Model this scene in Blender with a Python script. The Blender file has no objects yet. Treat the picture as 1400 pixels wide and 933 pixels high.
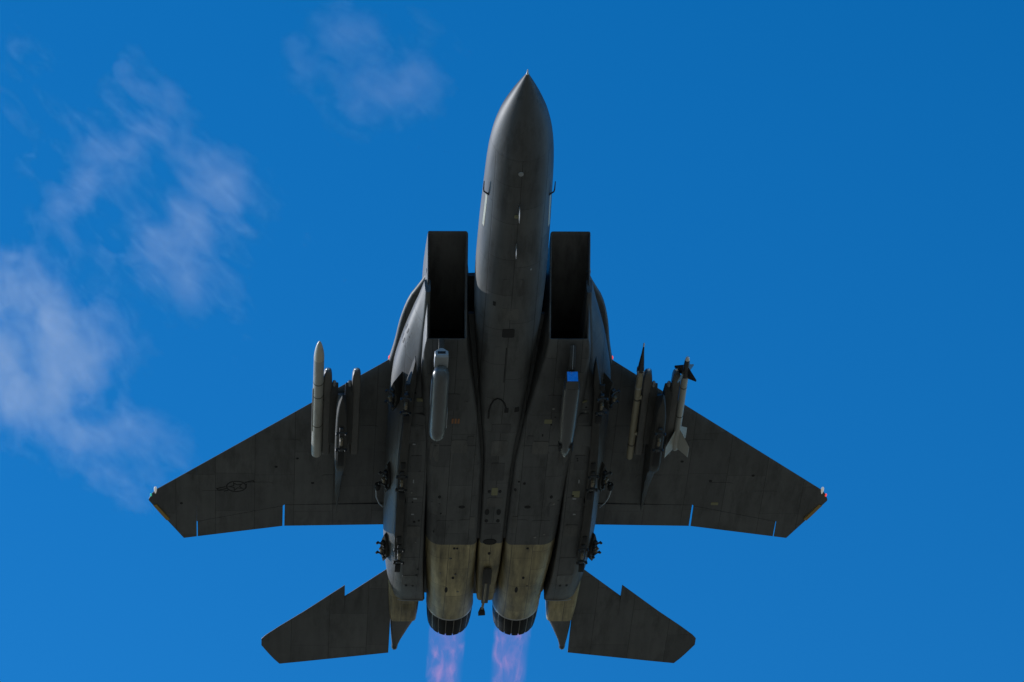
import bpy, bmesh, math, random
from mathutils import Vector, Matrix
from mathutils.bvhtree import BVHTree
random.seed(7)
scene = bpy.context.scene
COL = scene.collection
R = math.radians

# ------------------------------------------------------------------ camera
ELEV = R(33.0)
CAM = Vector((0, 0, 1.7))
cd = bpy.data.cameras.new('camera')
cd.sensor_width = 36.0
cd.lens = 168.92
cd.clip_start = 0.5
cd.clip_end = 200000
cam = bpy.data.objects.new('camera', cd)
COL.objects.link(cam)
cam.location = CAM
cam.rotation_euler = (math.pi / 2 + ELEV, 0, 0)
scene.camera = cam

# the jet's place and attitude in the world (X aft, Y pilot's right, Z up in its own frame)
A = Matrix(((-0.0496012, -0.9982916, -0.0308817), (0.5648021, -0.002535, -0.8252225), (0.8237344, -0.0583741, 0.5639629)))
B = Matrix(((1, 0, 0), (0, math.sin(ELEV), math.cos(ELEV)), (0, -math.cos(ELEV), math.sin(ELEV))))
RW = B @ A
TW = CAM + B @ (Vector((-0.2481868, 0.8013342, 89.1470642)) - A @ Vector((10, 0, 0)))
JET = Matrix.Translation(TW) @ RW.to_4x4()

# ------------------------------------------------------------------ sun, sky, exposure
SUN = (RW @ Vector((0.50, 0.78, 0.40))).normalized()
sun_el = math.asin(SUN.z)
sun_az = math.atan2(SUN.x, SUN.y)
sd = bpy.data.lights.new('sun', 'SUN')
sd.energy = 2.0
sd.angle = R(0.53)
sd.color = (1.0, 0.995, 0.985)
so = bpy.data.objects.new('sun', sd)
COL.objects.link(so)
so.rotation_euler = SUN.to_track_quat('Z', 'Y').to_euler()

world = bpy.data.worlds.new('World')
scene.world = world
world.use_nodes = True
wn = world.node_tree.nodes
wl = world.node_tree.links
wn.clear()
wo = wn.new('ShaderNodeOutputWorld')
wb = wn.new('ShaderNodeBackground')
sky = wn.new('ShaderNodeTexSky')
sky.sky_type = 'NISHITA'
sky.sun_disc = False
sky.sun_elevation = sun_el
sky.sun_rotation = sun_az
sky.altitude = 600
sky.air_density = 1.0
sky.dust_density = 0.1
sky.ozone_density = 5.0
hs = wn.new('ShaderNodeHueSaturation')
hs.inputs['Saturation'].default_value = 1.262
wl.new(sky.outputs[0], hs.inputs['Color'])
wl.new(hs.outputs[0], wb.inputs['Color'])
wb.inputs['Strength'].default_value = 0.132
wl.new(wb.outputs[0], wo.inputs['Surface'])

scene.view_settings.view_transform = 'Standard'
scene.view_settings.look = 'None'
scene.view_settings.gamma = 1.0
scene.view_settings.exposure = 0.25
scene.cycles.use_denoising = True
scene.cycles.volume_bounces = 2
scene.cycles.max_bounces = 8


# ------------------------------------------------------------------ materials
class NT:
    def __init__(s, name):
        s.m = bpy.data.materials.new(name)
        s.m.use_nodes = True
        s.t = s.m.node_tree
        s.t.nodes.clear()
        s.out = s.n('ShaderNodeOutputMaterial')

    def n(s, typ, **kw):
        o = s.t.nodes.new(typ)
        for k, v in kw.items():
            setattr(o, k, v)
        return o

    def l(s, a, b):
        s.t.links.new(a, b)

    def math(s, op, a, b=None, c=None, clamp=False):
        o = s.n('ShaderNodeMath', operation=op, use_clamp=clamp)
        for i, v in enumerate((a, b, c)):
            if v is None:
                continue
            if isinstance(v, (int, float)):
                o.inputs[i].default_value = v
            else:
                s.l(v, o.inputs[i])
        return o.outputs[0]

    def noise(s, vec, scale, detail=4, rough=0.55, dist=0.0):
        o = s.n('ShaderNodeTexNoise')
        o.inputs['Scale'].default_value = scale
        o.inputs['Detail'].default_value = detail
        o.inputs['Roughness'].default_value = rough
        o.inputs['Distortion'].default_value = dist
        s.l(vec, o.inputs['Vector'])
        return o.outputs['Fac']

    def mapping(s, vec, scale=(1, 1, 1), loc=(0, 0, 0), rot=(0, 0, 0)):
        o = s.n('ShaderNodeMapping')
        o.inputs['Scale'].default_value = scale
        o.inputs['Location'].default_value = loc
        o.inputs['Rotation'].default_value = rot
        s.l(vec, o.inputs['Vector'])
        return o.outputs[0]

    def ramp(s, fac, stops):
        o = s.n('ShaderNodeValToRGB')
        e = o.color_ramp.elements
        while len(e) < len(stops):
            e.new(0.5)
        for i, (p, c) in enumerate(stops):
            e[i].position = p
            e[i].color = (c, c, c, 1) if isinstance(c, (int, float)) else tuple(c) + (1,)
        s.l(fac, o.inputs[0])
        return o.outputs[0]

    def mix(s, fac, a, b, mode='MIX'):
        o = s.n('ShaderNodeMix', data_type='RGBA', blend_type=mode)
        if isinstance(fac, (int, float)):
            o.inputs[0].default_value = fac
        else:
            s.l(fac, o.inputs[0])
        for sock, v in ((o.inputs[6], a), (o.inputs[7], b)):
            if isinstance(v, (tuple, list)):
                sock.default_value = tuple(v) + (1,)
            else:
                s.l(v, sock)
        return o.outputs[2]


def paint(name, base, rough=0.5, metal=0.0, var=0.42, streak=0.36, panels=True, pscale=(0.9, 1.7), spec=0.5, bump=0.004, grime=(0.02, 0.019, 0.017)):
    """aircraft skin: base colour with blotchy fading, fore-aft streaks, panel joints and fasteners"""
    k = NT(name)
    tc = k.n('ShaderNodeTexCoord').outputs['Object']
    big = k.noise(tc, 0.9, 5, 0.6)
    fine = k.noise(tc, 9.0, 4, 0.6)
    st = k.noise(k.mapping(tc, (0.35, 7.0, 7.0)), 1.0, 5, 0.65)
    v = k.math('MULTIPLY_ADD', k.math('SUBTRACT', big, 0.5), var * 2.2, 1.0)
    v = k.math('MULTIPLY_ADD', k.math('SUBTRACT', st, 0.5), streak * 2.0, v)
    v = k.math('MULTIPLY_ADD', k.math('SUBTRACT', fine, 0.5), 0.18, v)
    comb = k.n('ShaderNodeCombineColor')
    for i in range(3):
        k.l(k.math('MULTIPLY', v, base[i]), comb.inputs[i])
    col = comb.outputs[0]
    pb = k.n('ShaderNodeBsdfPrincipled')
    h = k.math('MULTIPLY', fine, 0.25)
    if panels:
        bt = k.n('ShaderNodeTexBrick')
        bt.offset = 0.37
        bt.offset_frequency = 2
        bt.squash = 0.62
        bt.squash_frequency = 3
        k.l(k.mapping(tc, (1, 1, 1), (0.31, 0.0, 0)), bt.inputs['Vector'])
        bt.inputs['Scale'].default_value = 1.0
        bt.inputs['Mortar Size'].default_value = 0.006
        bt.inputs['Mortar Smooth'].default_value = 0.4
        bt.inputs['Brick Width'].default_value = pscale[1]
        bt.inputs['Row Height'].default_value = pscale[0] * 0.5
        bt.inputs['Bias'].default_value = 0.0
        bt.inputs['Color1'].default_value = (0.85, 0.85, 0.85, 1)
        bt.inputs['Color2'].default_value = (1.12, 1.12, 1.10, 1)
        bt.inputs['Mortar'].default_value = (1, 1, 1, 1)
        col = k.mix(1.0, col, bt.outputs['Color'], 'MULTIPLY')
        joint = k.math('MULTIPLY', bt.outputs['Fac'], 0.85)
        col = k.mix(joint, col, grime)
        h = k.math('SUBTRACT', h, bt.outputs['Fac'])
    gr = k.ramp(k.noise(k.mapping(tc, (0.5, 2.2, 2.2), (3, 1, 2)), 1.6, 6, 0.7), [(0.48, 0.0), (0.74, 0.75)])
    col = k.mix(gr, col, grime)
    k.l(col, pb.inputs['Base Color'])
    k.l(k.math('MULTIPLY_ADD', big, 0.22, rough - 0.11), pb.inputs['Roughness'])
    pb.inputs['Metallic'].default_value = metal
    pb.inputs['Specular IOR Level'].default_value = spec
    bm_ = k.n('ShaderNodeBump')
    bm_.inputs['Strength'].default_value = 0.5
    bm_.inputs['Distance'].default_value = bump
    k.l(h, bm_.inputs['Height'])
    k.l(bm_.outputs[0], pb.inputs['Normal'])
    k.l(pb.outputs[0], k.out.inputs['Surface'])
    return k.m


def plain(name, base, rough=0.5, metal=0.0, emit=None, estr=0.0, spec=0.5, var=0.2):
    k = NT(name)
    tc = k.n('ShaderNodeTexCoord').outputs['Object']
    f = k.noise(tc, 14.0, 4, 0.6)
    pb = k.n('ShaderNodeBsdfPrincipled')
    v = k.math('MULTIPLY_ADD', k.math('SUBTRACT', f, 0.5), var * 2, 1.0)
    comb = k.n('ShaderNodeCombineColor')
    for i in range(3):
        k.l(k.math('MULTIPLY', v, base[i]), comb.inputs[i])
    k.l(comb.outputs[0], pb.inputs['Base Color'])
    k.l(k.math('MULTIPLY_ADD', f, 0.2, rough - 0.1), pb.inputs['Roughness'])
    pb.inputs['Metallic'].default_value = metal
    pb.inputs['Specular IOR Level'].default_value = spec
    if emit:
        pb.inputs['Emission Color'].default_value = tuple(emit) + (1,)
        pb.inputs['Emission Strength'].default_value = estr
    k.l(pb.outputs[0], k.out.inputs['Surface'])
    return k.m


M = {}
M['grey'] = paint('gunship_grey_paint', (0.105, 0.107, 0.108), 0.52, spec=0.36)
M['grey_flat'] = paint('radome_grey', (0.10, 0.102, 0.104), 0.52, spec=0.38, panels=False, streak=0.12)
M['grey_wing'] = paint('wing_grey_paint', (0.098, 0.100, 0.100), 0.52, pscale=(1.5, 2.2))
M['duct'] = paint('intake_duct', (0.11, 0.105, 0.10), 0.65, panels=False)
M['metal'] = paint('heat_stained_titanium', (0.36, 0.30, 0.165), 0.5, metal=0.12, var=0.7, streak=1.2, pscale=(0.8, 1.15), grime=(0.05, 0.042, 0.028))
M['petal'] = paint('nozzle_petal_metal', (0.014, 0.014, 0.015), 0.6, metal=0.0, spec=0.12, panels=False, streak=0.5)
M['strip_metal'] = plain('nozzle_strip_metal', (0.20, 0.19, 0.17), 0.42, 0.7)
M['rim'] = plain('bright_rim_metal', (0.45, 0.45, 0.45), 0.35, 0.6)
M['dark'] = plain('dark_recess', (0.012, 0.012, 0.013), 0.75)
M['black_metal'] = plain('rack_dark_metal', (0.04, 0.04, 0.042), 0.5, 0.3)
M['rack_tan'] = plain('rack_zinc_primer', (0.20, 0.165, 0.11), 0.5, 0.2)
M['pylon'] = paint('pylon_grey', (0.07, 0.068, 0.064), 0.66, spec=0.2, panels=False)
M['rail'] = paint('rail_brown_grey', (0.115, 0.108, 0.098), 0.42, panels=False)
M['patch_dark'] = paint('dark_repaint_patch', (0.080, 0.080, 0.081), 0.5, spec=0.35, panels=False)
M['patch_light'] = paint('faded_repaint_patch', (0.122, 0.120, 0.114), 0.5, spec=0.35, panels=False)
M['missile'] = paint('missile_grey_white', (0.46, 0.45, 0.40), 0.4, panels=False, var=0.12, streak=0.12, grime=(0.15, 0.14, 0.11))
M['missile_nose'] = plain('missile_ceramic_nose', (0.62, 0.58, 0.48), 0.35)
M['missile_tan'] = paint('pod_tan', (0.36, 0.32, 0.22), 0.42, panels=False, var=0.15, streak=0.15, grime=(0.12, 0.1, 0.07))
M['band'] = plain('missile_band', (0.10, 0.09, 0.07), 0.5)
M['brownband'] = plain('band_brown', (0.12, 0.07, 0.03), 0.5)
M['seeker'] = plain('seeker_black', (0.025, 0.025, 0.027), 0.3)
M['pod'] = paint('pod_grey', (0.115, 0.118, 0.12), 0.32, panels=False, var=0.12, streak=0.12)
M['pod_dark'] = paint('targeting_pod_grey', (0.07, 0.072, 0.074), 0.36, panels=False, var=0.12, streak=0.12)
M['pod_light'] = plain('pod_light_grey', (0.36, 0.38, 0.40), 0.4)
M['sensor_glass'] = plain('blue_sensor_glass', (0.40, 0.50, 0.78), 0.2, 1.0, var=0.2)
M['olive'] = plain('olive_primer_patch', (0.24, 0.23, 0.12), 0.5)
M['orange'] = plain('orange_stencil', (0.34, 0.14, 0.045), 0.5)
M['pale'] = plain('formation_strip_pale', (0.72, 0.66, 0.45), 0.4)
M['amber'] = plain('formation_strip_amber', (0.42, 0.27, 0.06), 0.4)
M['mark'] = plain('dark_grey_marking', (0.03, 0.03, 0.031), 0.6, spec=0.2)
M['white_metal'] = plain('polished_tip', (0.8, 0.8, 0.78), 0.25, 0.5)
M['steel'] = plain('antenna_steel', (0.34, 0.36, 0.38), 0.32, 0.4)
M['lamp_white'] = plain('lamp_fairing_white', (0.82, 0.80, 0.75), 0.25, emit=(1, 0.97, 0.9), estr=0.2)
M['lamp_red'] = plain('lamp_red', (0.6, 0.03, 0.02), 0.25, emit=(1, 0.08, 0.05), estr=0.7)
M['lamp_green'] = plain('lamp_green', (0.02, 0.5, 0.35), 0.25, emit=(0.1, 1.0, 0.75), estr=0.25)
M['latch_grey'] = plain('latch_grey', (0.22, 0.215, 0.20), 0.45)
M['hose'] = plain('white_hose', (0.42, 0.44, 0.46), 0.45)
M['glass'] = plain('canopy_glass', (0.05, 0.05, 0.045), 0.06, spec=0.9)


def ground_mat():
    k = NT('airfield_concrete_and_dry_grass')
    tc = k.n('ShaderNodeTexCoord').outputs['Object']
    f = k.noise(tc, 0.02, 8, 0.65)
    g = k.noise(tc, 1.5, 6, 0.6)
    c = k.mix(k.ramp(f, [(0.35, 0.0), (0.65, 1.0)]), (0.34, 0.245, 0.125), (0.48, 0.37, 0.24))
    c = k.mix(k.math('MULTIPLY', g, 0.5), c, (0.28, 0.20, 0.10))
    pb = k.n('ShaderNodeBsdfPrincipled')
    pb.inputs['Roughness'].default_value = 0.95
    pb.inputs['Specular IOR Level'].default_value = 0.1
    k.l(c, pb.inputs['Base Color'])
    k.l(pb.outputs[0], k.out.inputs['Surface'])
    return k.m


# ------------------------------------------------------------------ mesh helpers
def finish(bm, name, mat, parent=None, angle=35, matrix=None):
    bmesh.ops.remove_doubles(bm, verts=bm.verts, dist=1e-5)
    bmesh.ops.recalc_face_normals(bm, faces=bm.faces)
    me = bpy.data.meshes.new(name)
    bm.to_mesh(me)
    bm.free()
    for p in me.polygons:
        p.use_smooth = True
    me.set_sharp_from_angle(angle=R(angle))
    me.materials.append(M[mat] if isinstance(mat, str) else mat)
    o = bpy.data.objects.new(name, me)
    COL.objects.link(o)
    if parent is not None:
        o.parent = parent
    elif matrix is not None:
        o.matrix_world = matrix
    return o


def add_loft(bm, rings, cap0=True, cap1=True, closed=True):
    vs = [[bm.verts.new(p) for p in r] for r in rings]
    n = len(rings[0])
    for a, b in zip(vs, vs[1:]):
        for i in range(n if closed else n - 1):
            j = (i + 1) % n
            try:
                bm.faces.new((a[i], a[j], b[j], b[i]))
            except ValueError:
                pass
    for c, v in ((cap0, vs[0]), (cap1, vs[-1])):
        if c:
            try:
                bm.faces.new(v)
            except ValueError:
                pass
    return vs


def se_ring(s, yc, zc, hw, hu, hd, e=2.0, n=48, sfun=None):
    out = []
    for i in range(n):
        t = 2 * math.pi * (i + 0.5) / n
        c, q = math.cos(t), math.sin(t)
        y = yc + hw * math.copysign(abs(c) ** (2 / e), c)
        z = zc + (hu if q > 0 else hd) * math.copysign(abs(q) ** (2 / e), q)
        out.append((sfun(y, z) if sfun else s, y, z))
    return out


def interp(tab, s):
    """piecewise smooth interpolation of rows (s, v1, v2...)"""
    if s <= tab[0][0]:
        return tab[0][1:]
    for a, b in zip(tab, tab[1:]):
        if s <= b[0]:
            f = (s - a[0]) / (b[0] - a[0])
            return tuple(x + (y - x) * f for x, y in zip(a[1:], b[1:]))
    return tab[-1][1:]


def catmull(tab, s):
    n = len(tab)
    if s <= tab[0][0]:
        return tab[0][1:]
    if s >= tab[-1][0]:
        return tab[-1][1:]
    for i in range(n - 1):
        if s <= tab[i + 1][0]:
            break
    x0, x1 = tab[i][0], tab[i + 1][0]
    t = (s - x0) / (x1 - x0)
    res = []
    for k in range(1, len(tab[0])):
        def slope(j):
            if j <= 0 or j >= n - 1:
                a, b = (0, 1) if j <= 0 else (n - 2, n - 1)
                return (tab[b][k] - tab[a][k]) / (tab[b][0] - tab[a][0])
            d0 = (tab[j][k] - tab[j - 1][k]) / (tab[j][0] - tab[j - 1][0])
            d1 = (tab[j + 1][k] - tab[j][k]) / (tab[j + 1][0] - tab[j][0])
            return 0.0 if d0 * d1 <= 0 else 2 * d0 * d1 / (d0 + d1)
        m0, m1 = slope(i) * (x1 - x0), slope(i + 1) * (x1 - x0)
        y0, y1 = tab[i][k], tab[i + 1][k]
        res.append((2*t**3-3*t*t+1)*y0 + (t**3-2*t*t+t)*m0 + (-2*t**3+3*t*t)*y1 + (t**3-t*t)*m1)
    return tuple(res)


def frange(a, b, n):
    return [a + (b - a) * i / (n - 1) for i in range(n)]


def round_poly(pts, rad, k=5):
    """polygon with rounded corners, fixed vertex count; pts 2D, rad per corner"""
    out = []
    n = len(pts)
    for i in range(n):
        p = Vector(pts[i]); a = Vector(pts[i - 1]); b = Vector(pts[(i + 1) % n])
        r = rad[i]
        da, db = (a - p), (b - p)
        r = min(r, da.length * 0.48, db.length * 0.48)
        p0 = p + da.normalized() * r
        p1 = p + db.normalized() * r
        for j in range(k + 1):
            t = j / k
            out.append(tuple((1-t)**2 * p0 + 2*t*(1-t) * p + t*t * p1))
    return out


def rrect(y0, y1, z0, z1, ro, ri, k=7, m=3):
    """rectangle with true arcs: ro on the outer (y1) corners, ri on the inner (y0) ones"""
    h = min(y1 - y0, z1 - z0) / 2 * 0.9999
    ro, ri = min(ro, h), min(ri, h)
    cs = [(y1 - ro, z1 - ro, ro, 0), (y0 + ri, z1 - ri, ri, 90), (y0 + ri, z0 + ri, ri, 180), (y1 - ro, z0 + ro, ro, 270)]
    out = []
    for i, (cy, cz, r, a0) in enumerate(cs):
        arc = [(cy + r * math.cos(R(a0 + 90 * j / k)), cz + r * math.sin(R(a0 + 90 * j / k))) for j in range(k + 1)]
        out += arc
        c2 = cs[(i + 1) % 4]
        q = (c2[0] + c2[2] * math.cos(R(c2[3])), c2[1] + c2[2] * math.sin(R(c2[3])))
        p = arc[-1]
        out += [(p[0] + (q[0] - p[0]) * j / (m + 1), p[1] + (q[1] - p[1]) * j / (m + 1)) for j in range(1, m + 1)]
    return out


def add_box(bm, c, d, m=None, bev=0.0):
    x, y, z = (v / 2 for v in d)
    vs = []
    for sx in (-1, 1):
        for sy in (-1, 1):
            for sz in (-1, 1):
                p = Vector((sx * x, sy * y, sz * z))
                if m is not None:
                    p = m @ p
                vs.append(bm.verts.new(Vector(c) + p))
    fs = []
    for f in ((0, 1, 3, 2), (4, 6, 7, 5), (0, 4, 5, 1), (2, 3, 7, 6), (0, 2, 6, 4), (1, 5, 7, 3)):
        fs.append(bm.faces.new([vs[i] for i in f]))
    if bev > 0:
        es = list({e for f in fs for e in f.edges})
        bmesh.ops.bevel(bm, geom=es, offset=bev, segments=2, affect='EDGES', profile=0.5)


def add_tube(bm, pts, rad, n=10, cap=True):
    pts = [Vector(p) for p in pts]
    rads = rad if isinstance(rad, (list, tuple)) else [rad] * len(pts)
    rings = []
    up = None
    for i, p in enumerate(pts):
        d = (pts[min(i + 1, len(pts) - 1)] - pts[max(i - 1, 0)]).normalized()
        if up is None:
            up = Vector((0, 0, 1)) if abs(d.z) < 0.9 else Vector((0, 1, 0))
        a = d.cross(up).normalized()
        b = a.cross(d).normalized()
        up = b
        rings.append([p + (a * math.cos(2 * math.pi * j / n) + b * math.sin(2 * math.pi * j / n)) * rads[i] for j in range(n)])
    add_loft(bm, rings, cap, cap)


def add_lathe(bm, prof, n=28, c=(0, 0), cap0=True, cap1=True):
    """prof rows (s, r) about the fore-aft axis at y, z = c"""
    add_loft(bm, [[(s, c[0] + max(r, 1e-4) * math.cos(2 * math.pi * i / n), c[1] + max(r, 1e-4) * math.sin(2 * math.pi * i / n)) for i in range(n)] for s, r in prof], cap0, cap1)


def add_prism(bm, poly, z0, z1, axis='z', bev=0.0):
    """poly 2D; axis z: (s,y) extruded in z; axis y: (s,z) extruded in y"""
    f = (lambda p, h: (p[0], p[1], h)) if axis == 'z' else (lambda p, h: (p[0], h, p[1]))
    a = [bm.verts.new(f(p, z0)) for p in poly]
    b = [bm.verts.new(f(p, z1)) for p in poly]
    fs = [bm.faces.new(a), bm.faces.new(b)]
    n = len(poly)
    for i in range(n):
        fs.append(bm.faces.new((a[i], a[(i + 1) % n], b[(i + 1) % n], b[i])))
    if bev > 0:
        es = list({e for q in fs for e in q.edges})
        bmesh.ops.bevel(bm, geom=es, offset=bev, segments=2, affect='EDGES', profile=0.5)


def empty(name, matrix, label, cat, group=None):
    o = bpy.data.objects.new(name, None)
    COL.objects.link(o)
    o.empty_display_size = 0.3
    o.matrix_world = matrix
    o['label'] = label
    o['category'] = cat
    if group:
        o['group'] = group
    return o


# ------------------------------------------------------------------ ground
bm = bmesh.new()
bmesh.ops.create_circle(bm, cap_ends=True, segments=96, radius=40000)
g = finish(bm, 'ground', ground_mat())
g['kind'] = 'structure'

# ------------------------------------------------------------------ the jet
jet = empty('fighter_jet', JET, 'dark grey twin-engine fighter jet seen from below in afterburner', 'fighter jet')
BODY = []          # meshes that plates and markings are laid on


def keep(o):
    BODY.append(o)
    return o


# forward fuselage and keel: rows s, half width, zc, up, down, exponent
FUS = [
    (0.00, 0.012, -0.42, 0.012, 0.012, 2.0),
    (0.10, 0.055, -0.42, 0.055, 0.055, 2.0),
    (0.35, 0.158, -0.42, 0.158, 0.158, 2.0),
    (0.70, 0.290, -0.42, 0.280, 0.288, 2.0),
    (1.10, 0.415, -0.42, 0.390, 0.405, 2.0),
    (1.60, 0.512, -0.42, 0.490, 0.505, 2.0),
    (2.10, 0.562, -0.42, 0.550, 0.560, 2.05),
    (2.70, 0.588, -0.42, 0.600, 0.595, 2.1),
    (3.40, 0.603, -0.41, 0.660, 0.615, 2.15),
    (4.30, 0.622, -0.40, 0.700, 0.630, 2.25),
    (5.50, 0.630, -0.40, 0.720, 0.650, 2.5),
    (6.80, 0.605, -0.40, 0.720, 0.665, 2.8),
    (7.60, 0.550, -0.40, 0.700, 0.690, 3.2),
    (8.60, 0.470, -0.40, 0.680, 0.725, 4.0),
    (9.60, 0.390, -0.40, 0.660, 0.750, 6.0),
    (10.6, 0.295, -0.40, 0.640, 0.760, 9.0),
    (12.0, 0.255, -0.40, 0.620, 0.760, 10.0),
    (13.70, 0.235, -0.40, 0.600, 0.755, 10.0),
    (14.6, 0.225, -0.40, 0.600, 0.710, 9.0),
    (15.5, 0.195, -0.40, 0.500, 0.620, 8.0),
    (16.15, 0.170, -0.40, 0.300, 0.545, 8.0),
]


def fus_ring(s, n=56):
    hw, zc, hu, hd, e = catmull(FUS, s)
    return se_ring(s, 0, zc, hw, hu, hd, e, n)


def fus_part(name, s0, s1, n, mat, c0=True, c1=True):
    b = bmesh.new()
    add_loft(b, [fus_ring(s) for s in frange(s0, s1, n)], c0, c1)
    return keep(finish(b, name, mat, jet, 40))


fus_part('radome', 0.0, 1.78, 22, 'grey_flat', True, True)
fus_part('forward_fuselage', 1.784, 6.9, 34, 'grey')
fus_part('keel', 6.902, 13.72, 40, 'grey')
fus_part('tail_keel', 13.722, 16.15, 20, 'metal')
b = bmesh.new()
add_tube(b, [(-0.10, 0, -0.42), (-0.02, 0, -0.42), (0.06, 0, -0.42)], [0.008, 0.016, 0.03], 10)
finish(b, 'nose_tip', 'white_metal', jet)

# canopy (on the far, upper side)
b = bmesh.new()
CAN = [(3.3, 0.05, 0.02), (3.8, 0.36, 0.30), (4.5, 0.46, 0.62), (5.4, 0.48, 0.78), (6.4, 0.47, 0.74), (7.3, 0.40, 0.55), (8.3, 0.22, 0.22)]
add_loft(b, [[(s, *[0 + catmull(CAN, s)[0] * math.cos(a), 0.20 + catmull(CAN, s)[1] * math.sin(a)]) for a in frange(-0.35, math.pi + 0.35, 24)] for s in frange(3.3, 8.3, 24)])
finish(b, 'canopy', 'glass', jet, 40)

# upper deck that joins the two nacelles over the channels
b = bmesh.new()
DK = [(6.75, 0.735, 0.20, 0.04), (7.3, 0.72, 0.20, 0.14), (8.5, 0.66, 0.16, 0.26), (9.5, 0.6, 0.1, 0.3), (10.6, 1.85, 0.06, 0.40), (13.5, 1.9, 0.02, 0.42), (16.0, 1.5, -0.05, 0.30), (17.0, 1.2, -0.15, 0.12)]
add_loft(b, [se_ring(s, 0, interp(DK, s)[1], interp(DK, s)[0], interp(DK, s)[2], interp(DK, s)[2], 6, 32) for s in frange(6.75, 17.0, 22)])
finish(b, 'upper_deck', 'grey', jet, 40)


def channel(sgn):
    b = bmesh.new()
    rr = []
    for s, yc, hw, z in ((7.2, 0.64, 0.12, -0.35), (8.0, 0.57, 0.12, -0.55), (8.8, 0.49, 0.11, -0.82), (9.6, 0.41, 0.09, -0.98), (10.4, 0.335, 0.09, -1.04), (12.0, 0.27, 0.09, -1.05), (13.7, 0.25, 0.09, -1.05)):
        rr.append([(s, sgn * (yc + y), z + dz) for y, dz in ((-hw, 0.0), (hw, 0.0), (hw, 0.05), (-hw, 0.05))])
    add_loft(b, rr)
    finish(b, 'channel_fairing', 'grey', jet, 40)


def side(fn):
    for sgn in (1, -1):
        fn(sgn)


def mir(ring, sgn):
    return [(p[0], p[1] * sgn, p[2]) for p in ring]


# nacelles: rows s(top), s(bottom), y0, y1, z0, z1, exponent
NAC = [
    (5.72, 7.09, 0.735, 1.455, -1.00, 0.42, 0.025, 0.045),
    (6.10, 7.22, 0.728, 1.480, -1.03, 0.42, 0.03, 0.05),
    (6.60, 7.45, 0.705, 1.505, -1.06, 0.42, 0.05, 0.06),
    (7.40, 8.00, 0.630, 1.520, -1.11, 0.40, 0.12, 0.08),
    (8.40, 8.75, 0.530, 1.500, -1.155, 0.36, 0.18, 0.09),
    (9.30, 9.45, 0.440, 1.460, -1.185, 0.30, 0.22, 0.10),
    (10.2, 10.25, 0.365, 1.410, -1.20, 0.26, 0.24, 0.11),
    (10.9, 10.9, 0.315, 1.370, -1.205, 0.24, 0.25, 0.10),
    (12.0, 12.0, 0.290, 1.310, -1.205, 0.22, 0.26, 0.10),
    (13.1, 13.1, 0.275, 1.275, -1.205, 0.20, 0.28, 0.11),
    (13.7, 13.7, 0.270, 1.255, -1.200, 0.20, 0.30, 0.12),
]
COWL = [
    (13.702, 0.273, 1.252, -1.197, 0.198, 0.30, 0.12),
    (14.4, 0.262, 1.225, -1.175, 0.20, 0.33, 0.20),
    (15.1, 0.248, 1.185, -1.13, 0.19, 0.37, 0.27),
    (15.9, 0.228, 1.145, -1.06, 0.15, 0.42, 0.36),
    (16.45, 0.208, 1.122, -0.985, 0.08, 0.45, 0.43),
    (16.95, 0.190, 1.110, -0.910, 0.01, 0.46, 0.46),
]


def nac_ring(row, sgn, ins=0.0, ds=0.0):
    st, sb, y0, y1, z0, z1, ro, ri = row
    ring = rrect(y0 + ins, y1 - ins, z0 + ins, z1 - ins, max(ro - ins, 0.01), max(ri - ins, 0.01))
    return [(st + (sb - st) * (z1 - z) / (z1 - z0) + ds, y * sgn, z) for y, z in ring]


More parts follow.
